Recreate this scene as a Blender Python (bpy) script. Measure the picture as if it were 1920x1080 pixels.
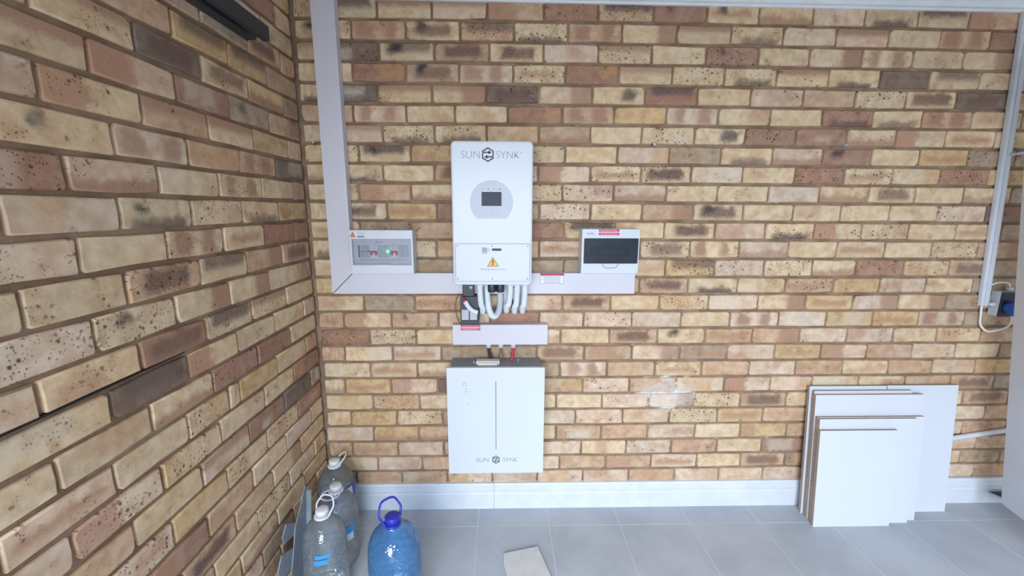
import bpy, bmesh, math, random
from mathutils import Vector, Matrix

for o in list(bpy.data.objects):
    bpy.data.objects.remove(o)
S = bpy.context.scene
C = S.collection
rnd = random.Random(7)

# ------------------------------------------------------------------ camera
CAM = Vector((0.8904, -1.9865, 1.5449))
cd = bpy.data.cameras.new('camera')
cam = bpy.data.objects.new('camera', cd); C.objects.link(cam)
rt = Vector((0.99975, -0.02201, 0.00379)); up = Vector((0.00037, 0.18627, 0.98250)); fw = Vector((0.02233, 0.98225, -0.18624))
m3 = Matrix((rt, up, -fw)).transposed()
cam.matrix_world = Matrix.Translation(CAM) @ m3.to_4x4()
cd.sensor_width = 36.0; cd.lens = 795.75 / 1920 * 36; cd.clip_start = 0.02
S.camera = cam

# ------------------------------------------------------------------ world, daylight, exposure
W = bpy.data.worlds.new('world'); S.world = W; W.use_nodes = True
bg = W.node_tree.nodes['Background']; bg.inputs[0].default_value = (0.80, 0.90, 1.0, 1); bg.inputs[1].default_value = 0.6
def area(name, loc, target, sx, sy, power, col):
    l = bpy.data.lights.new(name, 'AREA'); l.shape = 'RECTANGLE'; l.size = sx; l.size_y = sy; l.energy = power; l.color = col
    o = bpy.data.objects.new(name, l); C.objects.link(o); o.location = loc
    o.rotation_euler = (Vector(target) - Vector(loc)).to_track_quat('-Z', 'Y').to_euler()
    return o
# daylight from the sky outside the open garage door behind the camera; the lintel cuts it off high up
area('garage_door_daylight', (0.6, -5.0, 3.1), (1.9, 0, 0.8), 2.8, 4.4, 850, (0.78, 0.885, 1.0))
vs = S.view_settings
vs.view_transform = 'Standard'; vs.look = 'None'; vs.gamma = 1.0; vs.exposure = -0.15; vs.use_curve_mapping = False

# ------------------------------------------------------------------ materials
def lin(c):
    f = lambda v: (v / 12.92 if v <= 0.04045 else ((v + 0.055) / 1.055) ** 2.4)
    return tuple(f(v / 255.0) for v in c)
class NT:
    def __init__(s, m): s.t = m.node_tree; s.n = s.t.nodes; s.bsdf = s.n.get('Principled BSDF')
    def new(s, typ, **k):
        n = s.n.new(typ)
        for a, v in k.items(): setattr(n, a, v)
        return n
    def put(s, sock, v):
        if hasattr(v, 'is_linked') or isinstance(v, bpy.types.NodeSocket): s.t.links.new(v, sock)
        elif isinstance(v, (tuple, list)): sock.default_value = tuple(v) if len(sock.default_value) == len(v) else tuple(v) + (1,)
        else: sock.default_value = v
    def math(s, op, a, b=0.0, c=0.0, clamp=False):
        n = s.new('ShaderNodeMath', operation=op, use_clamp=clamp)
        s.put(n.inputs[0], a); s.put(n.inputs[1], b); s.put(n.inputs[2], c); return n.outputs[0]
    def mix(s, f, a, b, mode='MIX'):
        n = s.new('ShaderNodeMix', data_type='RGBA', blend_type=mode)
        s.put(n.inputs[0], f); s.put(n.inputs[6], a); s.put(n.inputs[7], b); return n.outputs[2]
    def step(s, x, e0, e1):
        n = s.new('ShaderNodeMapRange', interpolation_type='SMOOTHSTEP')
        s.put(n.inputs[0], x); s.put(n.inputs[1], e0); s.put(n.inputs[2], e1); return n.outputs[0]
    def noise(s, vec, scale, detail=3, rough=0.55):
        n = s.new('ShaderNodeTexNoise'); s.put(n.inputs['Vector'], vec); n.inputs['Scale'].default_value = scale
        n.inputs['Detail'].default_value = detail; n.inputs['Roughness'].default_value = rough; return n.outputs[0]
    def bump(s, h, strength, dist=0.002):
        n = s.new('ShaderNodeBump'); n.inputs['Strength'].default_value = strength; n.inputs['Distance'].default_value = dist
        s.put(n.inputs['Height'], h); s.put(s.bsdf.inputs['Normal'], n.outputs[0])
    def obco(s): return s.new('ShaderNodeTexCoord').outputs['Object']
    def pos(s): return s.new('ShaderNodeNewGeometry').outputs['Position']
    def xyz(s, v):
        n = s.new('ShaderNodeSeparateXYZ'); s.put(n.inputs[0], v); return n.outputs
    def attr(s, name): return s.new('ShaderNodeAttribute', attribute_name=name)
MATS = {}
def mat(name, rgb, rough=0.45, metal=0.0, var=0.04, scale=14, bump=0.0, bscale=120, spec=0.5, emit=None, coat=0.0):
    m = bpy.data.materials.new(name); m.use_nodes = True; k = NT(m); b = k.bsdf
    c = lin(rgb)
    n = k.noise(k.obco(), scale, 3)
    f = k.step(n, 0.3, 0.7)
    col = k.mix(f, tuple(v * (1 - var) for v in c), tuple(min(1, v * (1 + var)) for v in c))
    k.put(b.inputs['Base Color'], col); b.inputs['Roughness'].default_value = rough; b.inputs['Metallic'].default_value = metal
    b.inputs['Specular IOR Level'].default_value = spec
    b.inputs['Coat Weight'].default_value = coat
    if bump: k.bump(k.noise(k.obco(), bscale, 3), bump)
    if emit: b.inputs['Emission Color'].default_value = lin(emit[0]) + (1,); b.inputs['Emission Strength'].default_value = emit[1]
    MATS[name] = m; return m

def stain(k):
    """whitish plaster smear with its own ragged outline, low on the back wall"""
    p = k.pos(); x, y, z = k.xyz(p)
    a = k.math('POWER', k.math('DIVIDE', k.math('SUBTRACT', x, 1.715), 0.22), 2.0)
    b = k.math('POWER', k.math('DIVIDE', k.math('SUBTRACT', z, 0.625), 0.13), 2.0)
    e = k.math('SUBTRACT', 1.0, k.math('ADD', a, b), clamp=True)
    st = k.new('ShaderNodeVectorMath', operation='MULTIPLY'); k.put(st.inputs[0], p); st.inputs[1].default_value = (1, 1, 2.6)
    n = k.noise(st.outputs[0], 16, 4, 0.6)
    return k.math('MULTIPLY', k.step(k.math('MULTIPLY_ADD', e, 0.36, n), 0.60, 0.92), k.step(y, -0.02, -0.01), clamp=True)

def brick_mat():
    m = bpy.data.materials.new('fired_clay_brick'); m.use_nodes = True; k = NT(m)
    bn = k.attr('bn').outputs['Vector']; un, vn, sd = k.xyz(bn)
    base = k.attr('bc').outputs['Color']
    sp = k.attr('sp').outputs['Vector']; spk, blk, _ = k.xyz(sp)
    # local metric coordinates with a per-brick offset
    cx = k.new('ShaderNodeCombineXYZ'); k.put(cx.inputs[0], k.math('MULTIPLY', un, 0.222)); k.put(cx.inputs[1], k.math('MULTIPLY', vn, 0.07)); k.put(cx.inputs[2], sd)
    v = cx.outputs[0]
    n1 = k.noise(v, 28, 4); n2 = k.noise(v, 140, 3, 0.7)
    st = k.new('ShaderNodeVectorMath', operation='MULTIPLY'); k.put(st.inputs[0], v); st.inputs[1].default_value = (0.25, 1.6, 1)
    n3 = k.noise(st.outputs[0], 45, 3)
    col = k.mix(k.step(n1, 0.3, 0.72), k.mix(1.0, base, (0.84, 0.77, 0.71), 'MULTIPLY'), k.mix(1.0, base, (1.07, 1.08, 1.10), 'MULTIPLY'))
    col = k.mix(k.math('MULTIPLY', k.step(n3, 0.52, 0.75), 0.22), col, k.mix(1.0, base, (0.94, 0.82, 0.72), 'MULTIPLY'))
    du = k.math('MULTIPLY', k.math('SUBTRACT', n1, 0.5), 0.26); dv = k.math('MULTIPLY', k.math('SUBTRACT', n1, 0.5), 0.55)
    n2c = k.math('SUBTRACT', n2, 0.5)
    u2 = k.math('ADD', un, k.math('MULTIPLY_ADD', n2c, 0.06, du)); v2 = k.math('ADD', vn, k.math('MULTIPLY_ADD', n2c, 0.2, dv))
    for i in ('1', '2'):
        r = k.attr('r' + i); rs = k.new('ShaderNodeSeparateColor'); k.put(rs.inputs[0], r.outputs['Color'])
        u0, u1, v0 = rs.outputs[0], rs.outputs[1], rs.outputs[2]; v1 = r.outputs['Alpha']
        w, q = 0.075, 0.22
        msk = k.math('MULTIPLY', k.step(u2, k.math('SUBTRACT', u0, w), k.math('ADD', u0, w)), k.math('SUBTRACT', 1.0, k.step(u2, k.math('SUBTRACT', u1, w), k.math('ADD', u1, w))))
        msk = k.math('MULTIPLY', msk, k.step(v2, k.math('SUBTRACT', v0, q), k.math('ADD', v0, q)))
        msk = k.math('MULTIPLY', msk, k.math('SUBTRACT', 1.0, k.step(v2, k.math('SUBTRACT', v1, q), k.math('ADD', v1, q))))
        c = k.attr('c' + i)
        msk = k.math('MULTIPLY', msk, k.math('MULTIPLY', c.outputs['Alpha'], k.math('MULTIPLY_ADD', n2, 0.7, 0.62)), clamp=True)
        col = k.mix(msk, col, c.outputs['Color'])
    # brown kiln smudges, then dark iron specks of two sizes
    n5 = k.noise(v, 15, 5, 0.65)
    col = k.mix(k.math('MULTIPLY', k.step(n5, 0.50, 0.72), 0.58), col, k.mix(1.0, base, (0.64, 0.50, 0.42), 'MULTIPLY'))
    for sc, r0, r1, th, am in ((120, 0.10, 0.34, 0.58, 0.8), (52, 0.08, 0.34, 0.60, 0.9)):
        vo = k.new('ShaderNodeTexVoronoi'); k.put(vo.inputs['Vector'], v); vo.inputs['Scale'].default_value = sc
        spot = k.math('SUBTRACT', 1.0, k.step(k.math('MULTIPLY_ADD', n2c, 0.3, vo.outputs['Distance']), r0, r1))
        g = k.math('MULTIPLY', spot, k.step(k.math('MULTIPLY_ADD', spk, 0.20, n5), th, th + 0.12))
        col = k.mix(k.math('MULTIPLY', g, am, clamp=True), col, lin((66, 52, 50)))
    col = k.mix(k.math('MULTIPLY', stain(k), 0.5), col, lin((214, 210, 206)))
    k.put(k.bsdf.inputs['Base Color'], col); k.bsdf.inputs['Roughness'].default_value = 0.82; k.bsdf.inputs['Specular IOR Level'].default_value = 0.25
    k.bump(k.math('MULTIPLY_ADD', n2, 0.5, n1), 0.35, 0.0025)
    MATS['brick'] = m
brick_mat()
def mortar_mat():
    m = bpy.data.materials.new('sandy_mortar'); m.use_nodes = True; k = NT(m)
    p = k.pos(); n = k.noise(p, 9, 4); n2 = k.noise(p, 160, 3, 0.7)
    col = k.mix(k.step(n, 0.35, 0.68), lin((130, 108, 88)), lin((158, 134, 113)))
    col = k.mix(k.math('MULTIPLY', k.step(n2, 0.5, 0.75), 0.35), col, lin((102, 84, 70)))
    col = k.mix(k.math('MULTIPLY', stain(k), 0.9), col, lin((222, 220, 218)))
    k.put(k.bsdf.inputs['Base Color'], col); k.bsdf.inputs['Roughness'].default_value = 0.95; k.bsdf.inputs['Specular IOR Level'].default_value = 0.1
    k.bump(k.math('MULTIPLY_ADD', n2, 0.6, n), 0.6, 0.004)
    MATS['mortar'] = m
mortar_mat()
def tile_mat():
    m = bpy.data.materials.new('grey_ceramic_tile'); m.use_nodes = True; k = NT(m)
    p = k.pos(); n = k.noise(p, 3.2, 5, 0.6); n2 = k.noise(p, 40, 4, 0.7); n3 = k.noise(p, 22, 2)
    col = k.mix(k.step(n, 0.3, 0.7), lin((168, 174, 184)), lin((184, 189, 197)))
    col = k.mix(k.math('MULTIPLY', k.step(n2, 0.55, 0.8), 0.3), col, lin((200, 203, 210)))
    # scattered dirt marks
    vo = k.new('ShaderNodeTexVoronoi'); k.put(vo.inputs['Vector'], p); vo.inputs['Scale'].default_value = 26
    spot = k.math('SUBTRACT', 1.0, k.step(vo.outputs['Distance'], 0.03, 0.16))
    col = k.mix(k.math('MULTIPLY', spot, k.math('MULTIPLY', k.step(n3, 0.55, 0.7), 0.4)), col, lin((118, 114, 118)))
    k.put(k.bsdf.inputs['Base Color'], col)
    k.put(k.bsdf.inputs['Roughness'], k.math('MULTIPLY_ADD', n2, 0.2, 0.36)); k.bsdf.inputs['Specular IOR Level'].default_value = 0.4
    k.bump(n2, 0.06, 0.001)
    MATS['tile'] = m
tile_mat()
def plastic_clear(name, tint, body, bodyfac, wob=0.9, refr=0.45):
    m = bpy.data.materials.new(name); m.use_nodes = True; k = NT(m); out = k.n['Material Output']
    tr = k.new('ShaderNodeBsdfTransparent'); gl = k.new('ShaderNodeBsdfGlossy'); gl.inputs['Roughness'].default_value = 0.06
    n = k.noise(k.obco(), 30, 2)
    k.put(tr.inputs[0], k.mix(n, tuple(v * 0.94 for v in tint), tint))
    k.n.remove(k.bsdf)
    df = k.new('ShaderNodeBsdfDiffuse'); df.inputs[0].default_value = tuple(body) + (1,)
    tl = k.new('ShaderNodeBsdfTranslucent'); tl.inputs[0].default_value = tuple(body) + (1,)
    a = k.new('ShaderNodeMixShader'); a.inputs[0].default_value = 0.5; k.put(a.inputs[1], df.outputs[0]); k.put(a.inputs[2], tl.outputs[0])
    rf = k.new('ShaderNodeBsdfRefraction'); rf.inputs['IOR'].default_value = 1.22; rf.inputs['Roughness'].default_value = 0.02; k.put(rf.inputs[0], tuple(v ** 0.6 for v in tint))
    tr2 = k.new('ShaderNodeMixShader'); tr2.inputs[0].default_value = refr; k.put(tr2.inputs[1], tr.outputs[0]); k.put(tr2.inputs[2], rf.outputs[0])
    b = k.new('ShaderNodeMixShader'); b.inputs[0].default_value = bodyfac; k.put(b.inputs[1], tr2.outputs[0]); k.put(b.inputs[2], a.outputs[0])
    fr = k.new('ShaderNodeLayerWeight'); fr.inputs[0].default_value = 0.36
    bm = k.new('ShaderNodeBump'); bm.inputs['Strength'].default_value = wob; bm.inputs['Distance'].default_value = 0.006; k.put(bm.inputs['Height'], k.noise(k.obco(), 42, 2))
    k.put(gl.inputs['Normal'], bm.outputs[0]); k.put(rf.inputs['Normal'], bm.outputs[0]); k.put(fr.inputs['Normal'], bm.outputs[0])
    c = k.new('ShaderNodeMixShader'); k.put(c.inputs[0], k.math('MULTIPLY_ADD', fr.outputs['Fresnel'], 0.8, 0.05, clamp=True)); k.put(c.inputs[1], b.outputs[0]); k.put(c.inputs[2], gl.outputs[0])
    k.t.links.new(c.outputs[0], out.inputs[0]); MATS[name] = m
plastic_clear('clear_pet', (0.90, 0.95, 0.98), (0.84, 0.93, 1.0), 0.13)
plastic_clear('blue_pet', (0.46, 0.74, 1.0), (0.12, 0.46, 0.96), 0.30)
plastic_clear('clear_cover', (0.97, 0.98, 1.0), (0.8, 0.82, 0.86), 0.05, 0.05, 0.0)
mat('white_paint', (212, 217, 226), 0.5, bump=0.05, bscale=60)
mat('white_enamel', (205, 210, 220), 0.35, var=0.015, scale=3)
mat('trunking_white', (206, 203, 212), 0.42, var=0.02, scale=5)
mat('plastic_white', (208, 212, 220), 0.4, var=0.015)
mat('panel_grey', (180, 187, 200), 0.4, var=0.02)
mat('screen_dark', (34, 42, 58), 0.4, var=0.1, scale=40, spec=0.25)
mat('ink_dark', (58, 60, 68), 0.6)
mat('ink_grey', (128, 131, 142), 0.6)
mat('ink_light', (168, 176, 192), 0.6)
mat('screw_grey', (158, 163, 170), 0.4, metal=0.1)
mat('steel', (200, 204, 208), 0.3, metal=0.25)
mat('battery_grey', (136, 140, 150), 0.55, var=0.06, scale=30)
mat('sign_yellow', (236, 176, 62), 0.5)
mat('sign_orange', (206, 112, 66), 0.5)
mat('sticker_red', (188, 62, 84), 0.5)
mat('sticker_pink', (226, 176, 196), 0.5)
mat('sticker_white', (226, 228, 236), 0.5)
mat('black_plastic', (42, 46, 60), 0.4, var=0.1)
mat('rail_black', (38, 41, 48), 0.45, var=0.08)
mat('tinted_cover', (44, 49, 60), 0.35, var=0.12, scale=20, spec=0.25)
mat('breaker_grey', (178, 182, 190), 0.5)
mat('breaker_red', (176, 50, 62), 0.4)
mat('led_green', (90, 255, 170), 0.4, emit=((70, 255, 150), 6.0))
mat('hose_white', (212, 218, 224), 0.45, var=0.03)
mat('cable_black', (36, 40, 52), 0.45)
mat('cable_red', (196, 52, 64), 0.45)
mat('cable_brown', (122, 92, 70), 0.5)
mat('cable_cream', (226, 224, 216), 0.45)
mat('beige_plastic', (214, 210, 202), 0.5)
mat('plug_blue', (28, 92, 176), 0.4, var=0.06)
mat('cap_white', (222, 224, 230), 0.4)
mat('cap_blue', (40, 52, 168), 0.35, var=0.08)
mat('label_blue', (32, 62, 176), 0.4)
mat('label_sky', (60, 150, 216), 0.4)
mat('label_white', (216, 222, 234), 0.45)
mat('melamine_white', (211, 215, 223), 0.42, var=0.012, scale=2)
mat('chipboard', (164, 146, 132), 0.85, var=0.2, scale=160, bump=0.3, bscale=220)
mat('galvanised', (138, 147, 155), 0.5, metal=0.2, var=0.1, scale=20)
mat('door_white', (206, 208, 216), 0.4, var=0.015, scale=2)
mat('loose_tile', (206, 205, 203), 0.6, var=0.05, scale=20, bump=0.15, bscale=90)
mat('cornice_white', (226, 232, 238), 0.6)
mat('ceiling_white', (216, 218, 222), 0.8)
mat('plaster', (196, 190, 182), 0.85, bump=0.2, bscale=50)
mat('grout', (204, 207, 212), 0.9)
mat('gap_shade', (34, 32, 30), 0.95)
mat('wedge_dark', (58, 62, 84), 0.5)

# ------------------------------------------------------------------ mesh helpers
BASE = {}
def link(o, parent=None):
    C.objects.link(o)
    if parent is not None:
        o.parent = parent; BASE[o.name] = BASE[parent.name]
    return o
def tag(o, label, cat, group=None):
    o['label'] = label; o['category'] = cat
    if group: o['group'] = group
    return o
def thing(name, loc, label, cat, group=None):
    o = bpy.data.objects.new(name, None); o.empty_display_size = 0.05; o.location = loc; C.objects.link(o); BASE[o.name] = Vector(loc)
    return tag(o, label, cat, group)
class MB:
    """collects world-space geometry for ONE mesh object"""
    def __init__(s): s.v = []; s.f = []; s.sm = []
    def add(s, vs, fs, smooth=False):
        b = len(s.v); s.v += [Vector(p) for p in vs]; s.f += [[i + b for i in f] for f in fs]; s.sm += [smooth] * len(fs); return s
    def bm(s, bm, smooth=False):
        bm.verts.index_update(); s.add([v.co.copy() for v in bm.verts], [[v.index for v in f.verts] for f in bm.faces], smooth); bm.free(); return s
    def box(s, x0, x1, y0, y1, z0, z1, bev=0.0, seg=2, mtx=None):
        bm = bmesh.new(); bmesh.ops.create_cube(bm, size=1.0)
        for v in bm.verts:
            v.co = Vector(((x0 + x1) / 2 + v.co.x * (x1 - x0), (y0 + y1) / 2 + v.co.y * (y1 - y0), (z0 + z1) / 2 + v.co.z * (z1 - z0)))
        if bev: bmesh.ops.bevel(bm, geom=list(bm.edges), offset=bev, segments=seg, affect='EDGES', profile=0.6)
        if mtx is not None: bm.transform(mtx)
        return s.bm(bm)
    def prism(s, poly, y0, y1, bev=0.0):
        """polygon in XZ extruded from y0 (back) to y1 (front)"""
        n = len(poly); vs = [(x, y1, z) for x, z in poly] + [(x, y0, z) for x, z in poly]
        fs = [list(range(n)), list(range(2 * n - 1, n - 1, -1))] + [[i, i + n, (i + 1) % n + n, (i + 1) % n] for i in range(n)]
        bm = bmesh.new(); bv = [bm.verts.new(p) for p in vs]
        for f in fs: bm.faces.new([bv[i] for i in f])
        bmesh.ops.recalc_face_normals(bm, faces=bm.faces)
        if bev:
            ed = [e for e in bm.edges if abs(e.verts[0].co.y - y1) < 1e-6 and abs(e.verts[1].co.y - y1) < 1e-6]
            bmesh.ops.bevel(bm, geom=ed, offset=bev, segments=2, affect='EDGES', profile=0.6)
        return s.bm(bm)
    def extrude_x(s, poly, x0, x1):
        """profile in YZ swept along X"""
        n = len(poly); vs = [(x0, y, z) for y, z in poly] + [(x1, y, z) for y, z in poly]
        fs = [list(range(n)), list(range(2 * n - 1, n - 1, -1))] + [[i, i + n, (i + 1) % n + n, (i + 1) % n] for i in range(n)]
        bm = bmesh.new(); bv = [bm.verts.new(p) for p in vs]
        for f in fs: bm.faces.new([bv[i] for i in f])
        bmesh.ops.recalc_face_normals(bm, faces=bm.faces); return s.bm(bm)
    def tube(s, pts, r, n=10, smooth_n=6, cap=True, rs=None):
        P = [Vector(p) for p in pts]
        if smooth_n > 1 and len(P) > 2:
            Q = []; R = []
            for i in range(len(P) - 1):
                p0 = P[max(i - 1, 0)]; p1 = P[i]; p2 = P[i + 1]; p3 = P[min(i + 2, len(P) - 1)]
                for j in range(smooth_n):
                    t = j / smooth_n
                    Q.append(0.5 * ((2 * p1) + (p2 - p0) * t + (2 * p0 - 5 * p1 + 4 * p2 - p3) * t * t + (3 * p1 - p0 - 3 * p2 + p3) * t ** 3))
            Q.append(P[-1]); P = Q
        t0 = (P[1] - P[0]).normalized(); a = t0.orthogonal().normalized()
        vs = []; fs = []
        for i, p in enumerate(P):
            t = (P[min(i + 1, len(P) - 1)] - P[max(i - 1, 0)]).normalized()
            a = (a - t * a.dot(t)).normalized(); b = t.cross(a)
            for j in range(n):
                an = 2 * math.pi * j / n; vs.append(p + (a * math.cos(an) + b * math.sin(an)) * r)
        for i in range(len(P) - 1):
            for j in range(n): fs.append([i * n + j, i * n + (j + 1) % n, (i + 1) * n + (j + 1) % n, (i + 1) * n + j])
        if cap: fs.append(list(range(n))[::-1]); fs.append([(len(P) - 1) * n + j for j in range(n)])
        return s.add(vs, fs, True)
    def lathe(s, prof, c, n=28, axis=None):
        """prof: (radius, height); spun round the vertical through c, or along 'axis'"""
        c = Vector(c); ax = Vector(axis or (0, 0, 1)).normalized(); a = ax.orthogonal().normalized(); b = ax.cross(a)
        if axis is None: a, b = Vector((1, 0, 0)), Vector((0, 1, 0))
        vs = []; fs = []
        for r, h in prof:
            for j in range(n):
                an = 2 * math.pi * j / n; vs.append(c + ax * h + (a * math.cos(an) + b * math.sin(an)) * r)
        for i in range(len(prof) - 1):
            for j in range(n): fs.append([i * n + j, i * n + (j + 1) % n, (i + 1) * n + (j + 1) % n, (i + 1) * n + j])
        fs.append(list(range(n))[::-1]); fs.append([(len(prof) - 1) * n + j for j in range(n)])
        return s.add(vs, fs, True)
    def stroke(s, pts, w, y, closed=False, th=0.0006):
        """flat line of width w in the XZ plane at depth y"""
        pts = [Vector((p[0], p[1])) for p in pts]; n = len(pts); L = []; R = []
        for i, p in enumerate(pts):
            if closed: a, b = pts[i - 1], pts[(i + 1) % n]
            else: a, b = pts[max(i - 1, 0)], pts[min(i + 1, n - 1)]
            d1 = (p - a).normalized() if (p - a).length > 1e-9 else (b - p).normalized()
            d2 = (b - p).normalized() if (b - p).length > 1e-9 else d1
            t = (d1 + d2).normalized(); nn = Vector((-t.y, t.x)); k = 1.0 / max(0.5, nn.dot(Vector((-d1.y, d1.x))))
            L.append(p + nn * w / 2 * k); R.append(p - nn * w / 2 * k)
        vs = []; fs = []
        for yy in (y, y - th):
            vs += [(q.x, yy, q.y) for q in L] + [(q.x, yy, q.y) for q in R]
        for i in range(n if closed else n - 1):
            j = (i + 1) % n
            fs.append([2 * n + i, 3 * n + i, 3 * n + j, 2 * n + j])
            fs.append([i, 2 * n + i, 2 * n + j, j]); fs.append([n + j, 3 * n + j, 3 * n + i, n + i])
        return s.add(vs, fs)
    def build(s, name, m, parent=None, origin=None, label=None):
        me = bpy.data.meshes.new(name)
        base = BASE[parent.name] if parent is not None else Vector(origin or (0, 0, 0))
        me.from_pydata([tuple(p - base) for p in s.v], [], s.f); me.update()
        me.polygons.foreach_set('use_smooth', s.sm)
        me.materials.append(MATS[m] if isinstance(m, str) else m)
        o = bpy.data.objects.new(name, me)
        link(o, parent)
        if parent is None: o.location = base; BASE[o.name] = base
        if label: o['label'] = label
        return o
def text(mb, string, x, y, z, size, thin=0.0, align='CENTER', th=0.0006):
    """lettering standing in the XZ plane at depth y, baseline at z"""
    cu = bpy.data.curves.new('t', 'FONT'); cu.body = string; cu.size = size; cu.align_x = align; cu.offset = thin; cu.resolution_u = 3
    o = bpy.data.objects.new('t', cu); C.objects.link(o)
    dg = bpy.context.evaluated_depsgraph_get(); me = bpy.data.meshes.new_from_object(o.evaluated_get(dg))
    mb.add([(x + v.co.x, y - th, z + v.co.y) for v in me.vertices], [list(p.vertices) for p in me.polygons])
    bpy.data.objects.remove(o); bpy.data.meshes.remove(me); bpy.data.curves.remove(cu); return mb
def rrect(x0, x1, z0, z1, r, n=5):
    out = []
    for cx, cz, a0 in ((x1 - r, z1 - r, 0), (x0 + r, z1 - r, 90), (x0 + r, z0 + r, 180), (x1 - r, z0 + r, 270)):
        for i in range(n + 1):
            a = math.radians(a0 + 90 * i / n); out.append((cx + r * math.cos(a), cz + r * math.sin(a)))
    return out[::-1]

# ------------------------------------------------------------------ the room shell
def struct(name, mb, m, parent=None, origin=None):
    o = mb.build(name, m, parent, origin)
    if parent is None: o['kind'] = 'structure'
    return o
CEIL = 2.50
floor = struct('floor', MB().box(-0.1, 4.7, -2.95, 0.1, -0.12, -0.0008), 'grout')
TX = [0.0] + [round(0.064 + 0.3522 * i, 4) for i in range(0, 13)] + [4.6]
TY = [-0.012] + [round(-0.148 - 0.352 * i, 4) for i in range(0, 7)]
for j in range(len(TY) - 1):
    for i in range(len(TX) - 1):
        x0, x1 = TX[i] + 0.0018, TX[i + 1] - 0.0018
        if x1 - x0 < 0.02: continue
        h = rnd.uniform(-0.0004, 0.0004)
        MB().box(x0, x1, TY[j + 1] + 0.0018, TY[j] - 0.0018, -0.006, h, 0.0006, 1).build('floor_tile', 'tile', floor)
MB().box(0.0, 4.6, -2.95, TY[-1] - 0.002, -0.006, 0.0).build('floor_surface', 'tile', floor)
wall_back = struct('wall_back', MB().box(-0.25, 4.85, 0.009, 0.22, -0.1, CEIL + 0.1), 'mortar')
wall_left = struct('wall_left', MB().box(-0.22, -0.009, -2.9, 0.009, -0.1, CEIL + 0.1), 'mortar')
struct('wall_right', MB().box(4.6, 4.8, -2.9, 0.01, -0.1, CEIL + 0.1), 'plaster')
struct('ceiling', MB().box(-0.2, 4.8, -2.9, 0.2, CEIL, CEIL + 0.12), 'ceiling_white')
struct('wall_front', MB().box(-0.2, 4.8, -2.9, -2.75, 1.95, CEIL), 'plaster')
struct('driveway', MB().box(-6, 10, -14, -2.95, -0.15, -0.02), 'plaster')
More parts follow.
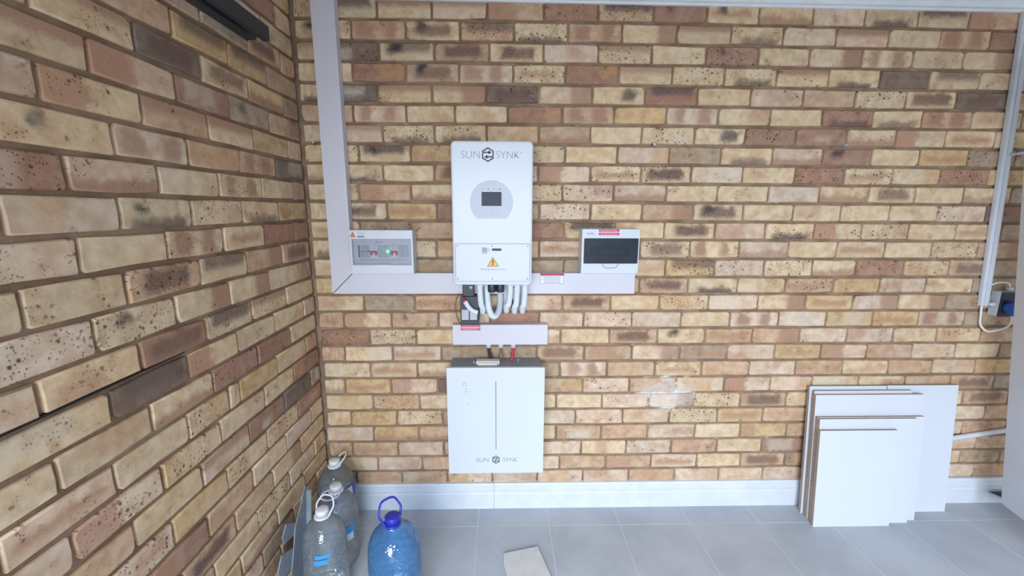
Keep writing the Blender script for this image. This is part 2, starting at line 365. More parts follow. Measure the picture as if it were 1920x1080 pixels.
BACK = """yU 359 yu 591 pu 827 tL 1067 rs 1300 tUs 1537 rk 1770 ymk 1997 yl 2231 p 2463 yB 2698 yU 2926 tL 3159 t
yk 247 t2 478 ykM 710 tUs 940 yBs 1172 t2 1406 yR 1645 yu 1882 yB 2113 p 2346 pu 2579 y 2810 t2 3037 r
ds 363 yUk 597 tM 833 yM 1069 p 1307 yus 1541 y 1779 rsk 2010 y 2238 yR 2474 y2 2703 y 2932 yR 3166 y
y 243 r 472 tMk 703 p2 937 yms 1165 r 1399 yu 1636 ys 1869 yBs 2101 yus 2336 yB 2567 d 2794 yU 3022 y
d 347 yu 583 yuR 818 dMs 1049 pR 1287 yK 1520 rU 1756 y 1994 p 2232 t 2469 ys 2702 yM 2932 dM 3164 y
t 235 p2 466 y 681 y 914 r 1155 t2k 1388 a 1621 p2 1857 y 2094 y 2330 rsB 2563 yB 2792 t2 3022 y
pu 359 yBs 588 yBs 821 y 1053 tl 1284 y 1517 ys 1756 yK 1988 rs 2219 r 2456 yl 2684 yL 2917 ym 3149 y
ys 249 yUk 479 a 711 . 942 ys 1174 y 1411 p 1648 g 1885 yB 2121 pl 2355 rk 2586 y 2811 am 3040 gs 3262 g
yB 351 y 584 tM 818 . 1052 pL 1291 yms 1525 yMs 1754 p 1994 y 2237 rs 2471 yms 2697 y 2922 rs 3151 a
y 239 tL 473 yl 704 . 934 ys 1165 ps 1402 pl 1646 y 1885 y 2124 p 2365 yl 2599 yM 2822 y 3052 yl 3278 g
pM 362 am 589 r 824 . 1059 ps 1298 y 1538 tR 1778 yMk 2015 y 2252 y 2480 y 2712 y 2945 ps 3178 d
g 469 t 705 . 941 r 1177 yUs 1415 y 1649 yM 1889 p 2129 yBs 2364 ysL 2591 ys 2820 y 3050 ym 3272 g
ys 583 t 822 . 1061 pm 1299 y 1539 yMs 1777 y2 2012 pl 2250 y 2486 ym 2719 y 2948 ys 3173 tR
g 462 g 701 . 941 g 1180 g 1422 y 1665 aUs 1903 ps 2145 ys 2379 yl 2592 rm 2827 ys 3050 tM 3275 g
t 1546 tM 1781 yB 2023 y 2258 tms 2493 a 2722 p 2953 y 3184 g
y 231 g 470 tm 706 . 942 p 1178 tM 1412 y 1650 ys 1890 p 2133 yR 2368 am 2602 pR 2830 yR 3068 g
tm 128 yL 357 tk 583 p 831 r 1068 p 1284 ps 1520 p 1761 y 2003 p2 2246 p 2483 a 2717 am 2946 p2 3179 g
t 15 rms 247 ys 471 y 705 . 940 p 1174 y 1415 tM 1650 yk 1888 tm 2124 tR 2361 p 2598 p 2834 y 3056 y 3280 t
t 122 y 354 pm 591 g 825 g 1059 tM 1292 t 1530 pR 1766 gm 2006 p 2246 am 2479 pL 2714 t 2945 p 3169 y 3393 g
g 15 y 243 ym 472 yl 706 . 940 g 1174 p2 1409 t 1650 ym 1886 t 2126 p 2362 t 2602 y 2836 t 3065 p 3287 a
yl 113 am 338 pL 569 d 810 . 1050 t 1291 p 1527 t 1763 p 2007 pL 2244 p 2457 y 2697 y 2939 t 3174 tM 3403 g
g 10 y 246 ts 477 y 705 . 933 y 1161 y 1392 p 1628 pR 1860 ys 2098 tM 2335 y 2566 . 2796 . 3027 y 3258 tM
y 130 a 360 ys 589 . 813 . 1036 p 1260 p 1501 p 1741 ys 1988 am 2225 t 2459 . 2693 . 2926 . 3160 p 3394 t
g 2 p 237 al 467 tl 699 . 930 y 1162 t 1396 t 1635 p 1880 y 2115 a 2359 t 2591 . 2824 . 3056 p 3288 t
t 127 tm 356 p 591 . 826 . 1060 p 1295 y 1528 p 1762 t 2002 y 2236 r 2465 . 2694 . 2923 . 3152 p 3381 t
g 16 y 251 p 478 t 714 . 949 p 1185 t 1424 t 1663 pm 1903 y 2136 tM 2371 g 2606 . 2841 . 3076 p 3311 g 3525 g
t 370 t 604 p 837 p 1071 p 1309 p 1551 t 1792 p 2027 p 2262 p 2490 . 2718 . 2945 . 3173 p 3401 t"""
LEFT = {3: "t -585 g -349 tM -124 t", 4: "t -712 aU -472 aU -238 g", 5: "yu -847 dM -610 yM -374 al -128 g", 6: "yu -978 pL -729 r -494 gk -251 tR", 7: "p -1093 yL -853 tu -612 yu -374 a -123 p", 8: "yk -949 p2 -711 t -471 t2 -238 d", 9: "rs -1071 pl -832 y -593 y2 -354 y -109 g", 10: "y -1203 p -962 yBk -728 ys -489 yB -246 a", 11: "ps -1075 y -838 y2 -604 ym -369 r -134 r", 12: "y -1199 y -977 tMs -726 yU -494 tR -252 tM", 13: "ps -1074 ysk -839 yR -605 yR -365 y -127 g", 14: "p -1204 y -970 rM -735 ysU -495 yus -253 y", 15: "y -1066 dU -823 yL -595 y -355 y -113 p", 16: "y -1201 y -966 yl -734 rs -490 r -247 y", 17: "p -1318 pm -1086 y -855 ys -670 y -615 a -371 y -124 t", 18: "p -1200 pLs -964 ys -731 y -479 y -256 r", 19: "t -1066 y -830 pu -591 r -348 d -102 g", 20: "ps -959 a -726 ys -489 ys -244 r"}
DZ = [-4.5, -2.5, -1, -1, .4, 2.6, 2.7, 3, 4, 4.4, 3.5, 2.6, -1, -4.5, -2.3, -1.8, -1.5, -1.1, -.7, -.4, -.5, -.8, -1.5, -2, -1, 1.5, 3]
def zj(j): return 2.33 - 0.085 * j + (DZ[j] / 1000 if 0 <= j < len(DZ) else 0)
def lens_warp(x, z):            # lens distortion put into the geometry: heights drawn together towards the right
    return z - 0.0105 * max(0.0, x - 1.5) / 1.5 * (z - 1.25) / 1.1
COL = {'y': (216, 193, 160), 'p': (214, 191, 168), 't': (198, 168, 140), 'r': (168, 134, 115), 'd': (132, 115, 104), 'g': (176, 156, 134), 'a': (204, 175, 134)}
RED, DRK, BLK = (164, 127, 106), (108, 90, 82), (52, 53, 60)
PATCH = {'2': [((.10, .37, .02, 1.0), RED), ((.60, .85, .02, 1.0), RED)], 'u': [((-.2, 1.2, .62, 1.4), RED)], 'l': [((-.2, 1.2, -.4, .38), RED)],
         'U': [((.08, .97, .50, 1.3), DRK)], 'B': [((.15, .9, -.3, .32), DRK)], 'm': [((.08, .88, .28, .66), (176, 138, 110))], 'M': [((.14, .86, .18, .86), (112, 88, 79))],
         'L': [((-.2, .46, -.3, 1.3), (176, 134, 110))], 'R': [((.60, 1.2, -.3, 1.3), RED)], 'k': [((.2, .40, .48, .95), BLK)], 'K': [((.52, .84, .2, .85), BLK)]}
GEN = ['y'] * 7 + ['ys', 'ys', 'p', 'p', 'p', 't', 't', 'yl', 'yu', 'ym', 'g', 'g', 'r', 'tM', 'y2', 'yB', 'a', 'yR']
def brick_geo(wall, a0, a1, z0, z1, code):
    """irregular kiln brick between a0..a1 along the wall; returns verts, faces and its colour attributes"""
    if code == '.': code = rnd.choice(GEN)
    a0 += 0.0048; a1 -= 0.0048; z0 += 0.0068; z1 -= 0.0068
    L = a1 - a0; H = z1 - z0; j = lambda s=0.0021: rnd.uniform(-s, s)
    c = [rnd.choice((rnd.uniform(0.0015, 0.004), rnd.uniform(0.0015, 0.004), rnd.uniform(0.004, 0.011))) for _ in range(4)]
    per = [(a0 + c[0], z0), (a0 + L * .5, z0), (a1 - c[1], z0), (a1, z0 + c[1]), (a1, z0 + H * .5), (a1, z1 - c[2]), (a1 - c[2], z1), (a0 + L * .5, z1), (a0 + c[3], z1), (a0, z1 - c[3]), (a0, z0 + H * .5), (a0, z0 + c[0])]
    per = [(a + j(), z + j()) for a, z in per]
    ca, cz = (a0 + a1) / 2, (z0 + z1) / 2; f = rnd.uniform(-0.0015, 0.002); tl = rnd.uniform(-0.01, 0.01)
    rings = [(per, 0.014), (per, 0.003), ([(ca + (a - ca) * (1 - 0.007 / L), cz + (z - cz) * (1 - 0.008 / H)) for a, z in per], f)]
    vs, uv = [], []
    for ring, d in rings:
        for a, z in ring:
            dd = d + (a - ca) * tl if d < 0.01 else d
            vs.append((a, dd, lens_warp(a, z)) if wall == 'b' else (-dd, a, z)); uv.append(((a - a0) / L, (z - z0) / H))
    n = 12; fs = []
    for k in (0, 1):
        for i in range(n): fs.append([k * n + i, k * n + (i + 1) % n, (k + 1) * n + (i + 1) % n, (k + 1) * n + i])
    fs.append([2 * n + i for i in range(n)])
    if wall == 'l': fs = [g[::-1] for g in fs]
    s = rnd.uniform(0.93, 1.06); w = rnd.uniform(-0.03, 0.03)
    bc = lin(COL[code[0]]); bc = (bc[0] * s * (1 + w), bc[1] * s, bc[2] * s * (1 - w), 1)
    pts = []
    for ch in code[1:]:
        for r, col in PATCH.get(ch, []): pts.append((tuple(v + rnd.uniform(-.05, .05) for v in r), lin(col) + (rnd.uniform(.72, .98),)))
    while len(pts) < 2: pts.append(((5, 6, 5, 6), (0, 0, 0, 0)))
    if pts[0][0][0] == 5 and rnd.random() < 0.7:
        u = rnd.uniform(-.2, .7); pts[0] = ((u, u + rnd.uniform(.25, .7), rnd.uniform(-.3, .4), rnd.uniform(.5, 1.3)), lin(rnd.choice(((184, 140, 108), (170, 124, 100), (196, 150, 100), (214, 200, 180)))) + (rnd.uniform(.25, .6),))
    return vs, fs, uv, bc, pts[:2], (1.0 if 's' in code else rnd.uniform(-.1, .42), 0, 0), rnd.uniform(0, 90)
def brick_mesh(name, geos, base):
    me = bpy.data.meshes.new(name); V = []; F = []; A = {k: [] for k in ('bn', 'bc', 'c1', 'r1', 'c2', 'r2', 'sp')}
    for vs, fs, uv, bc, pts, sp, seed in geos:
        b = len(V); V += [(x - base[0], y - base[1], z - base[2]) for x, y, z in vs]; F += [[i + b for i in f] for f in fs]
        for u, v in uv:
            A['bn'] += [u, v, seed]; A['bc'] += bc; A['sp'] += sp
            A['r1'] += pts[0][0]; A['c1'] += pts[0][1]; A['r2'] += pts[1][0]; A['c2'] += pts[1][1]
    me.from_pydata(V, [], F); me.update()
    for k, d in A.items():
        if k in ('bn', 'sp'): me.attributes.new(k, 'FLOAT_VECTOR', 'POINT').data.foreach_set('vector', d)
        else: me.attributes.new(k, 'FLOAT_COLOR', 'POINT').data.foreach_set('color', d)
    me.polygons.foreach_set('use_smooth', [len(f) < 5 for f in F]); me.materials.append(MATS['brick']); return me
def courses(table, lo, hi, pitch=235):
    """expand 'code joint code joint ... code' rows (mm) into (a0, a1, code) runs from lo to hi"""
    toks = table.split(); js = [int(t) for t in toks[1::2]]; cs = toks[0::2]; out = []
    a = js[0]; first = True
    while a > lo + 30:
        b = max(lo, a - pitch)
        if b - lo < 30: b = lo
        out.insert(0, (b, a, cs[0] if first else '.')); a = b; first = False
    for i in range(len(js) - 1): out.append((js[i], js[i + 1], cs[i + 1]))
    a = js[-1]; first = True
    while a < hi - 30:
        b = min(hi, a + pitch)
        if hi - b < 30: b = hi
        out.append((a, b, cs[-1] if first else '.')); a = b; first = False
    return out
def lay(wall_obj, wall, runs):
    geos = []
    for c, rs in runs:
        zt, zb = zj(c - 1), zj(c)
        if zb < 0: zb = -0.006
        for a0, a1, code in rs:
            a0, a1 = a0 / 1000, a1 / 1000
            ctr = Vector(((a0 + a1) / 2, 0, (zt + zb) / 2)) if wall == 'b' else Vector((0, (a0 + a1) / 2, (zt + zb) / 2))
            d = ctr - CAM; dep = d.dot(fw); px, pz = d.dot(rt) / max(dep, .01), d.dot(up) / max(dep, .01)
            vis = dep > 0.2 and abs(px) < 1.26 and abs(pz) < 0.72
            if wall == 'b':
                x, z = ctr.x, ctr.z
                if (0.70 < x < 1.0 and 1.22 < z < 1.8) or (0.66 < x < 1.06 and 0.30 < z < 0.82) or (2.5 < x < 3.1 and z < 0.62): vis = False
            facing = abs(d.normalized().y if wall == 'b' else d.normalized().x)
            geos.append(((a1 - a0) * (zt - zb) * facing / d.length_squared if vis else 0, brick_geo(wall, a0, a1, zb, zt, code)))
    order = sorted(range(len(geos)), key=lambda i: -geos[i][0])
    keep = set(i for i in order[:300] if geos[i][0] > 0)
    for i, (w, g) in enumerate(geos):
        if i in keep:
            vs = g[0]; base = tuple(sum(v[k] for v in vs) / len(vs) for k in range(3))
            o = bpy.data.objects.new('brick', brick_mesh('brick', [g], base)); C.objects.link(o); o.location = base; o.parent = wall_obj
    rest = [g for i, (w, g) in enumerate(geos) if i not in keep]
    if rest:
        o = bpy.data.objects.new('brick_courses', brick_mesh('brick_courses', rest, (0, 0, 0))); C.objects.link(o); o.parent = wall_obj; o['kind'] = 'stuff'
lay(wall_back, 'b', [(c, courses(r, 8, 4590)) for c, r in enumerate(BACK.split('\n'))])
LR = []
for c in range(-1, 29):
    LR.append((c, courses(LEFT.get(c, '. %d .' % (-130 - (0 if c % 2 else 118))), -2600, -6)))
lay(wall_left, 'l', LR)

# dark sliver painting the shade where one left-wall bed joint lost its mortar
gz = zj(14) + 0.0045
MB().add([(-.0088, -1.32, gz - .004), (-.0088, -.82, gz - .0015), (-.0088, -.82, gz + .0015), (-.0088, -1.32, gz + .004), (-.002, -1.32, gz - .003), (-.002, -.83, gz - .001), (-.002, -.83, gz + .001), (-.002, -1.32, gz + .003)], [[4, 5, 6, 7], [0, 1, 5, 4], [3, 7, 6, 2], [1, 2, 6, 5]]).build('open_joint_shade', 'gap_shade', wall_left)
# skirting board, two lengths, moulded top
SK = [(0.008, 0.0), (-0.022, 0.0), (-0.022, 0.084), (-0.019, 0.088), (-0.019, 0.096), (-0.022, 0.100), (-0.022, 0.106), (-0.0175, 0.110), (-0.0175, 0.132), (-0.012, 0.140), (0.008, 0.140)]
b1 = struct('baseboard_back', MB().extrude_x(SK, 0.0, 0.8455), 'white_paint')
b2 = struct('baseboard_back', MB().extrude_x(SK, 0.8465, 4.6), 'white_paint')
# cornice under the ceiling
CN = [(0.008, 2.400), (-0.010, 2.400), (-0.010, 2.408), (-0.026, 2.410), (-0.026, 2.418), (-0.05, 2.44), (-0.072, 2.468), (-0.09, 2.476), (-0.09, CEIL), (0.008, CEIL)]
cn = MB().extrude_x(CN, 0.0, 4.6)
for v in cn.v:
    if v.z < 2.49: v.z = lens_warp(v.x, v.z)  # cornice edge bent by the same lens warp as the courses
struct('trim_1', cn, 'cornice_white')
# white door leaf standing open at the right
d0 = Vector((3.350, -0.178, 0.12)); d1 = Vector((3.1335, -0.15, 1.664)); dn = (Vector((-0.03, -0.115, 0))).normalized()
ev = (d1 - d0) / (d1.z - d0.z); T = d0 + ev * 2.05; wv = dn * 0.78; tv = Vector((0.042, -0.005, 0))
pp = [d0, d0 + wv, T + wv, T]
bm = bmesh.new(); bv = [bm.verts.new(p) for p in pp] + [bm.verts.new(p + tv) for p in pp]
for f in ((0, 1, 2, 3), (7, 6, 5, 4), (0, 4, 5, 1), (1, 5, 6, 2), (2, 6, 7, 3), (3, 7, 4, 0)): bm.faces.new([bv[i] for i in f])
bmesh.ops.recalc_face_normals(bm, faces=bm.faces); bmesh.ops.bevel(bm, geom=list(bm.edges), offset=0.0025, segments=2, affect='EDGES')
door = struct('door_1', MB().bm(bm), 'door_white', origin=tuple(d0))
w0 = Vector((3.435, -0.055, 0.092))  # unidentified dark wedge low behind the door, added as a child of it
MB().add([w0, w0 + Vector((.13, 0, 0)), w0 + Vector((.13, -.10, 0)), w0 + Vector((.02, -.03, -.003)), w0 + Vector((0.11, 0, -.04)), w0 + Vector((.11, -.06, -.04))],
         [[0, 3, 2, 1], [0, 4, 5, 3], [3, 5, 2], [1, 2, 5, 4], [0, 1, 4]]).build('dark_wedge', 'wedge_dark', door, label='dark wedge-shaped piece behind the door')
MB().tube([(3.205, 0.0, 1.786), (3.215, -0.035, 1.792), (3.26, -0.06, 1.80), (3.33, -0.11, 1.80)], 0.006, 8).build('door_hook', 'steel', door, label='thin grey metal hook')

# ------------------------------------------------------------------ printed marks shared by inverter and battery
def fit_text(mb, string, x0, x1, y, z0, cap, thin=0.0):
    t = MB(); text(t, string, 0, y, 0, 1.0, thin)
    xs = [v.x for v in t.v]; zs = [v.z for v in t.v]; a, b = min(xs), max(xs); lo, hi = min(zs), max(zs)
    for v in t.v: v.x = x0 + (v.x - a) / (b - a) * (x1 - x0); v.z = z0 + (v.z - lo) / (hi - lo) * cap; v.y = y - 0.0006
    mb.v and None
    mb.add(t.v, t.f); return mb
def emblem(mb, cx, cz, h, y):
    """hexagon drawn by two interlocking arrows"""
    s = h / 2; w = h * 0.088
    half = [(-.78, .34), (-.78, .46), (0, .93), (.76, .48), (.76, -.10), (.70, -.25), (.58, -.31), (-.20, -.31)]
    for k in (1, -1):
        mb.stroke([(cx + k * px * s, cz + k * pz * s) for px, pz in half], w, y)
        tip = [(-.56, -.31), (-.06, -.58), (-.06, -.04)]
        mb.add([(cx + k * px * s, y - 0.0006, cz + k * pz * s) for px, pz in tip], [[0, 1, 2]])
    return mb
def brand(parent, xs, y, z0, cap, ex, ez, eh, ink, thin=-0.022):
    fit_text(MB(), 'SUN', xs[0], xs[1], y, z0, cap, thin).build('lettering', ink, parent)
    fit_text(MB(), 'SYNK', xs[2], xs[3], y, z0, cap, thin).build('lettering', ink, parent)
    fit_text(MB(), '\u00ae', xs[3] + cap * .15, xs[3] + cap * .38, y, z0 + cap * .72, cap * .24).build('registered_mark', ink, parent)
    emblem(MB(), ex, ez, eh, y).build('emblem', 'ink_dark', parent)
def lines_of_print(mb, x0, x1, y, zs, h, ragged=0.15):
    """tiny print too small to read: broken strokes"""
    for z in zs:
        x = x0 + rnd.uniform(0, ragged) * (x1 - x0); e = x1 - rnd.uniform(0, ragged) * (x1 - x0)
        while x < e:
            w = min(rnd.uniform(0.5, 1.6) * h * 3, e - x); mb.add([(x, y, z), (x + w, y, z), (x + w, y, z + h), (x, y, z + h)], [[0, 1, 2, 3]]); x += w + h * 0.9
    return mb

# ------------------------------------------------------------------ inverter
inv = thing('inverter', (0.848, -0.11, 1.22), 'tall white wall-mounted inverter with round display above the battery', 'inverter')
MB().box(0.72, 0.98, -0.053, -0.002, 1.40, 1.75).build('wall_bracket', 'galvanised', inv)
body = MB().prism(rrect(0.681, 1.015, 1.219, 1.808, 0.019), -0.0525, -0.2, 0.007).build('casing', 'white_enamel', inv)
MB().prism(rrect(0.693, 1.005, 1.236, 1.394, 0.003), -0.199, -0.2022, 0.001).build('lower_cover', 'white_enamel', inv)
MB().stroke(rrect(0.6915, 1.0065, 1.2345, 1.3955, 0.004), 0.0022, -0.2003, True).build('cover_seam', 'ink_light', inv)
for sx in (0.7015, 0.8475, 0.9965):
    for sz in (1.246, 1.385):
        MB().lathe([(0.0034, 0), (0.0034, 0.0016), (0.002, 0.0022)], (sx, -0.2020, sz), 10, (0, -1, 0)).build('screw', 'screw_grey', inv)
cx, cz, R = 0.8455, 1.5655, 0.0885
pts = [(cx + R * math.cos(a), cz + R * math.sin(a)) for a in [math.radians(d) for d in range(-48, 229, 6)]]
disp = MB().prism(pts[::-1], -0.199, -0.2012, 0.0006).build('display_panel', 'panel_grey', inv)
MB().prism(rrect(0.8045, 0.8865, 1.551, 1.6075, 0.002), -0.2010, -0.2018).build('screen', 'screen_dark', disp)
for i, ix in enumerate((0.809, 0.832, 0.855, 0.879)):
    MB().lathe([(0.0024 if i % 2 else 0.0018, 0), (0.0022, 0.0006)], (ix, -0.2011, 1.619), 8, (0, -1, 0)).build('indicator', 'ink_dark' if i % 2 else 'ink_light', disp)
for bx, bz in ((0.821, 1.5265), (0.8455, 1.5355), (0.869, 1.5265), (0.8455, 1.516)):
    MB().stroke([(bx + 0.0062 * math.cos(a * .5236), bz + 0.0062 * math.sin(a * .5236)) for a in range(12)], 0.0012, -0.2012, True).build('button', 'ink_light', disp)
brand(inv, (0.724, 0.798, 0.866, 0.958), -0.2003, 1.7405, 0.0275, 0.8315, 1.7545, 0.056, 'ink_grey')
tri = MB().add([(0.826, -0.2026, 1.300), (0.873, -0.2026, 1.300), (0.8495, -0.2026, 1.339)], [[0, 1, 2]]).build('warning_sign', 'sign_yellow', inv, label='yellow warning triangle')
MB().stroke([(0.826, 1.300), (0.873, 1.300), (0.8495, 1.339)], 0.0015, -0.2026, True).stroke([(0.8515, 1.330), (0.8465, 1.320), (0.8525, 1.319), (0.8485, 1.309)], 0.0032, -0.2027).add([(0.8455, -0.2034, 1.309), (0.8525, -0.2034, 1.309), (0.8485, -0.2034, 1.303)], [[0, 1, 2]]).build('bolt_mark', 'ink_dark', tri)
fit_text(MB(), 'Warning electric shock', 0.796, 0.903, -0.2024, 1.2825, 0.0085).build('lettering', 'ink_grey', inv)
pl = MB().box(0.8035, 0.8265, -0.2028, -0.2022, 1.354, 1.380).build('rating_label', 'ink_light', inv)
MB().stroke([(0.808, 1.366), (0.822, 1.366), (0.815, 1.3775)], 0.0016, -0.2029, True).build('label_mark', 'ink_grey', pl)
MB().stroke([(0.8345 + 0.0042 * math.cos(a * .5236), 1.3705 + 0.0042 * math.sin(a * .5236)) for a in range(12)], 0.0012, -0.2023, True).build('earth_mark', 'ink_grey', inv)
MB().box(0.8465, 0.8855, -0.2032, -0.2022, 1.366, 1.3755, 0.0004, 1).build('serial_plate', 'ink_dark', inv)
for gx in (0.843, 0.880):
    MB().lathe([(0.0165, 0), (0.0185, 0.006), (0.0185, 0.034), (0.016, 0.040), (0.014, 0.052)], (gx, -0.125, 1.174), 16).build('cable_gland', 'black_plastic', inv)

# ------------------------------------------------------------------ white hoses looping from the inverter back into the trunking
def hose(x0, x1, zb, yb, label, xe=None, ze=1.145):
    xe = x1 if xe is None else xe
    pts = [(x0, -0.125, 1.2185), (x0, -0.126, 1.18), (x0 * .6 + x1 * .4, -0.126, 1.12), (x1, -0.12, zb + 0.03), (x1, -0.098, zb + 0.004), (xe * .5 + x1 * .5, -0.068, zb + 0.006), (xe, -0.04, zb + 0.035), (xe, -0.027, ze)]
    o = thing('flexible_hose', (x1, -0.09, zb), label, 'hose', 'hoses under the inverter')
    MB().tube(pts, 0.0135, 12, 6).build('hose', 'hose_white', o)
    MB().lathe([(0.0165, 0), (0.0175, 0.004), (0.0175, 0.012), (0.0155, 0.018)], (x0, -0.125, 1.2005), 14).build('collar', 'plastic_white', o)
hose(0.790, 0.800, 1.072, -0.05, 'white hose under inverter nearest the black fuse holder', 0.802)
hose(0.9245, 0.908, 1.078, -0.05, 'white hose just right of the two black glands')
hose(0.9555, 0.945, 1.074, -0.05, 'middle of three straight white hoses under the inverter')
hose(0.990, 0.981, 1.075, -0.05, 'rightmost white hose under the inverter')
o = thing('flexible_hose', (0.85, -0.10, 1.05), 'white hose bent into a deep U below the black glands', 'hose', 'hoses under the inverter')
MB().tube([(0.820, -0.087, 1.2185), (0.820, -0.087, 1.17), (0.825, -0.10, 1.11), (0.838, -0.105, 1.066), (0.856, -0.095, 1.055), (0.874, -0.07, 1.075), (0.879, -0.045, 1.11), (0.879, -0.03, 1.145)], 0.0145, 12, 6).build('hose', 'hose_white', o)
MB().lathe([(0.0165, 0), (0.0175, 0.004), (0.0175, 0.012), (0.0155, 0.018)], (0.820, -0.087, 1.2005), 14).build('collar', 'plastic_white', o)
o = thing('data_cable', (0.938, -0.09, 1.10), 'grey data cable with black plug between the white hoses', 'cable')
MB().box(0.931, 0.945, -0.10, -0.086, 1.188, 1.220, 0.002).build('plug', 'black_plastic', o)
MB().box(0.932, 0.944, -0.099, -0.087, 1.135, 1.188, 0.002).build('sleeve', 'hose_white', o)
MB().tube([(0.938, -0.093, 1.137), (0.938, -0.092, 1.10), (0.936, -0.075, 1.085), (0.935, -0.045, 1.10), (0.935, -0.03, 1.145)], 0.006, 8).build('cord', 'cable_black', o)

# ------------------------------------------------------------------ battery
bat = thing('battery', (0.861, -0.075, 0.295), 'square white wall battery with grey top and centre line', 'battery')
MB().box(0.648, 1.074, -0.135, -0.0005, 0.305, 0.822, 0.004).build('casing', 'battery_grey', bat)
MB().prism(rrect(0.634, 1.0845, 0.2935, 0.826, 0.004), -0.134, -0.152, 0.0025).build('front_cover', 'white_enamel', bat)
MB().box(0.8583, 0.8607, -0.1526, -0.1518, 0.418, 0.760).build('centre_line', 'ink_dark', bat)
brand(bat, (0.766, 0.824, 0.893, 0.961), -0.1521, 0.354, 0.0215, 0.859, 0.3655, 0.041, 'ink_grey', -0.012)
e = MB().stroke([(0.716 + 0.008 * math.cos(a * .5236), 0.746 + 0.009 * math.sin(a * .5236)) for a in range(-2, 9)], 0.003, -0.1521)
lines_of_print(e, 0.714, 0.732, -0.1523, (0.722, 0.710, 0.698), 0.004); e.build('indicator_icons', 'ink_light', bat)
MB().box(0.7195, 0.7225, -0.1526, -0.1518, 0.655, 0.695).build('status_light', 'sticker_white', bat)
MB().lathe([(0.003, 0), (0.003, 0.0006)], (0.7275, -0.152, 0.655), 8, (0, -1, 0)).build('status_dot', 'ink_light', bat)
tb = MB().box(0.767, 0.876, -0.098, -0.062, 0.820, 0.838, 0.002); tb.box(0.776, 0.866, -0.110, -0.098, 0.820, 0.834, 0.002)
tb.build('terminal_block', 'beige_plastic', bat)
MB().box(0.752, 0.762, -0.085, -0.05, 0.820, 0.834, 0.002).build('bracket_tab', 'battery_grey', bat)
MB().box(0.962, 0.968, -0.06, -0.05, 0.820, 0.836, 0.001).build('bracket_tab', 'battery_grey', bat)

# ------------------------------------------------------------------ trunking
tr = thing('cable_trunking', (0.80, -0.025, 1.15), 'wide white L-shaped cable trunking running down the corner and along the wall', 'trunking')
MB().prism([(0.1055, 1.1515), (0.103, 2.398), (0.2005, 2.398), (0.2045, 1.2485)], -0.003, -0.050, 0.003).build('vertical_duct', 'trunking_white', tr)
hd = MB().prism([(0.108, 1.150), (0.2065, 1.2475), (1.508, 1.2475), (1.508, 1.150)], -0.003, -0.050, 0.003).build('horizontal_duct', 'trunking_white', tr)
st = MB().box(1.065, 1.175, -0.0508, -0.0499, 1.199, 1.2465).build('warning_sticker', 'sticker_white', tr, label='white sticker with red header')
MB().stroke([(1.0657, 1.1997), (1.1743, 1.1997), (1.1743, 1.2458), (1.0657, 1.2458)], 0.0014, -0.0508, True).build('sticker_border', 'ink_grey', st)
MB().box(1.0655, 1.1745, -0.0514, -0.0507, 1.2355, 1.2465).build('sticker_header', 'sticker_red', st)
lines_of_print(MB(), 1.072, 1.168, -0.0511, (1.229, 1.223, 1.2165, 1.2105, 1.2035), 0.0026).build('small_print', 'ink_grey', st)
tk = thing('short_trunking', (0.879, -0.025, 0.902), 'short white trunking box between the inverter and battery', 'trunking')
MB().box(0.6545, 1.1045, -0.050, -0.003, 0.9025, 1.0005, 0.002).build('cover', 'trunking_white', tk)
def red_strip(parent, x0, x1, y, z1):
    s = MB().box(x0, x1, y - 0.0008, y + 0.0001, z1 - 0.0255, z1).build('danger_strip', 'sticker_pink', parent, label='pink and red danger strip')
    for zz in (z1 - 0.0095, z1 - 0.0255):
        MB().box(x0, x1, y - 0.0014, y - 0.0006, zz, zz + 0.0095).build('red_band', 'sticker_red', s)
        lines_of_print(MB(), x0 + 0.008, x1 - 0.008, y - 0.0016, (zz + 0.0035,), 0.003, 0.03).build('small_print', 'sticker_pink', s)
red_strip(tk, 0.6935, 0.786, -0.050, 1.0)
for gx in (0.8235, 0.882, 0.9415):
    MB().lathe([(0.010, 0), (0.0125, 0.003), (0.0125, 0.012), (0.0145, 0.013), (0.0145, 0.0185)], (gx, -0.036, 0.8845), 14).build('cable_gland', 'plastic_white', tk)
def cable(name, pts, r, m, label, cat='cable', group=None):
    o = MB().tube(pts, r, 10, 6).build(name, m, None, pts[-1]); return tag(o, label, cat, group)
cable('battery_cable', [(0.8235, -0.036, 0.886), (0.825, -0.036, 0.865), (0.832, -0.037, 0.845), (0.838, -0.040, 0.823)], 0.0072, 'cable_black', 'black cable entering the battery top')
cable('battery_cable', [(0.9415, -0.036, 0.886), (0.941, -0.036, 0.865), (0.938, -0.037, 0.845), (0.935, -0.040, 0.823)], 0.0072, 'cable_red', 'red cable entering the battery top')
cable('thin_wire', [(0.881, -0.036, 0.886), (0.879, -0.036, 0.865), (0.874, -0.036, 0.845), (0.870, -0.040, 0.823)], 0.0026, 'cable_brown', 'thin brown wire, left of the pair above the battery')
cable('thin_wire', [(0.884, -0.036, 0.886), (0.887, -0.036, 0.865), (0.891, -0.036, 0.845), (0.895, -0.040, 0.823)], 0.0026, 'cable_brown', 'thin brown wire, right of the pair above the battery')

